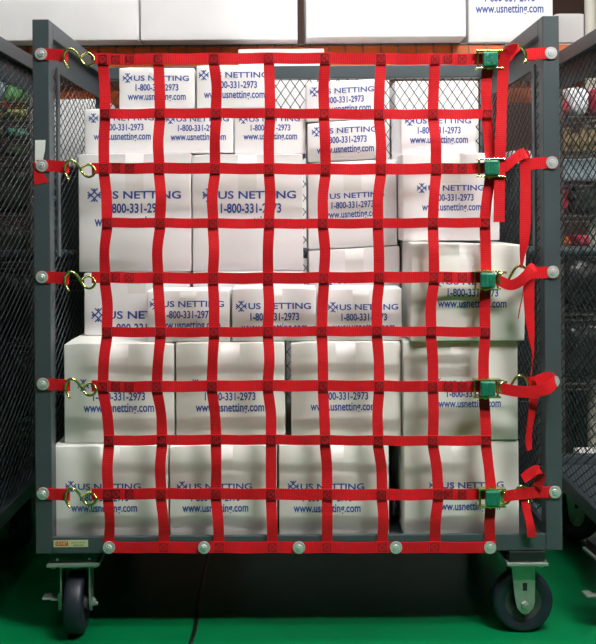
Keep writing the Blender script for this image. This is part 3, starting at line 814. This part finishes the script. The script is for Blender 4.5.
for i, (l, x, z, w_, h_, m_) in enumerate([
 ('white wrapped bundle on the top right wire shelf', 1.052, 1.416, 0.085, 0.125, 'whitewrap'),
 ('crimson cloth bundle left of the white wrapped one', 0.985, 1.416, 0.062, 0.085, 'crimson'),
 ('red cloth bundle right of the white wrapped one', 1.135, 1.416, 0.085, 0.12, 'crimson'),
 ('dark crimson bundle under the parts tray on the right', 0.985, 1.059, 0.06, 0.105, 'crimson'),
 ('dark netting bundle under the parts tray on the right', 1.08, 1.059, 0.12, 0.11, 'darknet'),
 ('small crimson bundle just above handle height on the right', 1.06, 0.939, 0.06, 0.05, 'crimson'),
 ('small orange bundle just above handle height on the right', 0.995, 0.939, 0.05, 0.045, 'orange'),
 ('added dark-filler bundle just below handle height on the right', 1.08, 0.704, 0.24, 0.21, 'black'),  # black bundles added so the lower right shelves read dark
 ('added dark-filler bundle on the lowest right wire shelf', 1.08, 0.454, 0.24, 0.23, 'black')]):
    bundle('wrapped_bundle', l, 'bundle', x, 1.11, z, w_, 0.18, h_, M[m_], GR, i+20)
for i in range(8):
    bm = bmesh.new(); x = 0.978+i*0.031; h_ = 0.075+0.012*math.sin(i*2.3)
    cyl(bm, (0, 0, 0), (0, 0, h_), 0.0135, None, 16); cyl(bm, (0, 0, h_), (0, 0, h_+0.003), 0.009, None, 12)
    o = obj('cardboard_tube', bm, M['tan']); o.location = (x, 1.06, 1.2945)
    tag(o, 'short tan cardboard tube standing on the right wire shelving', 'tube', 'cardboard tubes on the right wire shelving')
bm = bmesh.new(); box(bm, -0.13, 0.13, -0.09, 0.09, 0, 0.075, 0.004)
box(bm, -0.132, 0.132, -0.092, 0.092, 0.055, 0.065, 0.001)
o = obj('parts_tray', bm, M['bluegrey']); o.location = (1.10, 1.11, 1.1895); tag(o, 'blue grey parts tray below the cardboard tubes on the right', 'tray')
# black load added to darken the left cart and shade the floor
bm = bmesh.new(); bmesh.ops.create_cube(bm, size=2); bmesh.ops.subdivide_edges(bm, edges=list(bm.edges), cuts=14, use_grid_fill=True)
for v in bm.verts:
    p = v.co.copy(); n_ = noise.noise(p*2.1)*0.03+noise.noise(p*6)*0.012
    tp = 1-0.06*max(0, p.z)
    v.co = Vector((p.x*0.55*tp+n_*0.5, (p.y*0.31*tp)+n_*0.3, 0.27+p.z*0.27+(n_ if p.z > -0.9 else 0)))
    v.co.z = max(v.co.z, 0)
o = obj('dark_filler_load', bm, M['black'], None, True); o.location = (CX-0.794-XR, 0.38, DK+0.001)
tag(o, 'added black mass filling the left cart with darkness', 'dark filler')
# cream pole by the right shelf end
bm = bmesh.new(); cyl(bm, (0, 0, 0), (0, 0, 3.9), 0.022, None, 20); box(bm, -0.04, 0.04, -0.024, 0.024, 0, 0.01)
o = obj('utility_pole', bm, M['cream']); o.location = (1.166, 1.262, 0); tag(o, 'cream round pole behind the right cart, beside the rack', 'pole')

# black crates added to keep the view under the rack dark
def crate(label, x, y, z, W_=0.56, D_=0.40, H2=0.43):
    t = thing('dark_filler_crate', label, 'crate', (x, y, z), 'black crates added as dark backing behind the carts')
    bm = bmesh.new()
    box(bm, -W_/2, W_/2, -D_/2, D_/2, 0, 0.01)
    for sx in (-1, 1): box(bm, sx*W_/2-0.006, sx*W_/2+0.006, -D_/2, D_/2, 0, H2, 0.001)
    for sy in (-1, 1): box(bm, -W_/2, W_/2, sy*D_/2-0.006, sy*D_/2+0.006, 0, H2, 0.001)
    for i in range(6):
        xx = -W_/2+0.05+i*(W_-0.1)/5; box(bm, xx-0.008, xx+0.008, -D_/2-0.016, -D_/2, 0.01, H2-0.02, 0.002)
    obj('crate_body', bm, M['black'], t)
    bm = bmesh.new()
    box(bm, -W_/2-0.02, W_/2+0.02, -D_/2-0.02, D_/2+0.02, H2, H2+0.018, 0.004); obj('lid', bm, M['black'], t)
for side, nm in ((-1, 'left'), (1, 'right')):
    for lv, ln_ in ((0, 'lower'), (1, 'upper')):
        for j, jn in ((0, 'nearer the middle cart'), (1, 'farther from the middle cart')):
            crate('%s added dark-filler crate under rack, behind the %s cart, %s' % (ln_, nm, jn), side*(1.10+j*0.62), 1.62, lv*0.4485)

for xx, nm in ((-0.790, 'left'), (0.842, 'right')):  # narrow stacks added as dark backing below the side cartons
    for lv, ln_ in enumerate(('bottom', 'middle', 'top')):
        crate('%s of three narrow added dark-filler crates stacked behind the %s mesh side' % (ln_, nm), xx, 1.16, lv*0.4175, 0.17, 0.20, 0.399)

# ------------------------------------------------------------------ room
def struct(name, bm, m): o = obj(name, bm, m); o['kind'] = 'structure'; return o
bm = bmesh.new(); box(bm, -5, 5, -5.5, 4, -0.05, 0); struct('floor', bm, M['floor'])
bm = bmesh.new(); box(bm, -5, 5, 4, 4.1, 0, 4); struct('wall_back', bm, M['wall'])
bm = bmesh.new(); box(bm, -5, 5, -5.6, -5.5, 0, 4); struct('wall_front', bm, M['wall'])
bm = bmesh.new(); box(bm, -5.1, -5, -5.5, 4, 0, 4); struct('wall_left', bm, M['wall'])
bm = bmesh.new(); box(bm, 5, 5.1, -5.5, 4, 0, 4); struct('wall_right', bm, M['wall'])
bm = bmesh.new(); box(bm, -5, 5, -5.5, 4, 4, 4.1); struct('ceiling', bm, M['ceil'])
# crack/joint in the floor
bm = bmesh.new(); prev = None
for i in range(60):
    y = -1.2+i*0.06
    x = -0.262-0.022*max(0, y)+0.007*noise.noise(Vector((y*6, 0, 0)))+0.0015*noise.noise(Vector((y*40, 3, 0)))
    w = 0.0055+0.002*noise.noise(Vector((y*20, 9, 0)))
    cur = [bm.verts.new((x-w, y, 0.0)), bm.verts.new((x+w, y, 0.0)), bm.verts.new((x+w*0.4, y, 0.0012)), bm.verts.new((x-w*0.4, y, 0.0012))]
    if prev:
        for k in range(4): bm.faces.new((prev[k], prev[(k+1) % 4], cur[(k+1) % 4], cur[k]))
    prev = cur
struct('trim_1', bm, M['black'])

# ------------------------------------------------------------------ lights
def fixture(label, x, y, z, L, W_, power, rz=0.0, col=(1, 0.97, 0.94)):
    m, nt, b = new_mat('lamp_diffuser'); b.inputs['Base Color'].default_value = (0.9, 0.9, 0.9, 1)
    b.inputs['Emission Color'].default_value = (*col, 1)
    b.inputs['Emission Strength'].default_value = power
    t = thing('ceiling_light', label, 'light', (x, y, z), 'hanging tube lights'); t.rotation_euler = (0, 0, rz)
    bm = bmesh.new(); box(bm, -L/2-0.03, L/2+0.03, -W_/2-0.03, W_/2+0.03, 0.004, 0.07, 0.004); obj('housing', bm, M['white'], t)
    bm = bmesh.new(); box(bm, -L/2, L/2, -W_/2, W_/2, -0.012, 0.003, 0.002); obj('diffuser', bm, m, t)
    for sx in (-1, 1):
        bm = bmesh.new(); cyl(bm, (sx*L*0.4, 0, 0.07), (sx*L*0.4, 0, 4-z), 0.002, None, 6); obj('hanging_cable', bm, M['wire'], t)
fixture('tube light hanging in front of the cart, right of the camera', 1.5, -1.75, 3.1, 1.2, 0.14, 148)
fixture('tube light hanging in front of the cart, left of the camera', -0.9, -1.8, 3.5, 1.2, 0.16, 18)
fixture('added fill tube light hanging between camera and cart', 0.85, -1.25, 3.2, 1.2, 0.16, 90)  # extra fill lamp, added to lighten the strap shadows
fixture('added tube light over the middle cart, brightening the high cartons', 0.3, -0.1, 3.6, 1.6, 0.2, 52)  # extra lamp, added to brighten the white cartons at the top
fixture('added tube light over the rack, brightening its cartons', 0.3, 2.7, 3.6, 1.6, 0.2, 30)  # extra lamp, added to light the white cartons on the rack

w = bpy.data.worlds.new('World'); C.world = w; w.use_nodes = True
w.node_tree.nodes['Background'].inputs[0].default_value = (0.6, 0.65, 0.7, 1)
w.node_tree.nodes['Background'].inputs[1].default_value = 0.3

# ------------------------------------------------------------------ camera
cam = bpy.data.cameras.new('camera'); co = bpy.data.objects.new('camera', cam); COL.objects.link(co)
cam.sensor_fit = 'VERTICAL'; cam.sensor_height = 36.0
cam.lens = (DIST/S)/644*36.0
cam.shift_x = (298-VX)/644.0
cam.shift_y = -(322-VY)/644.0
co.matrix_world = Matrix.Translation((0, -DIST, ZC)) @ Matrix.Rotation(math.pi/2, 4, 'X') @ Matrix.Rotation(-ROLL, 4, 'Z')
C.camera = co
C.view_settings.view_transform = 'Standard'
C.view_settings.look = 'None'
C.view_settings.exposure = 0.14
C.view_settings.gamma = 1.0
C.view_settings.use_curve_mapping = False
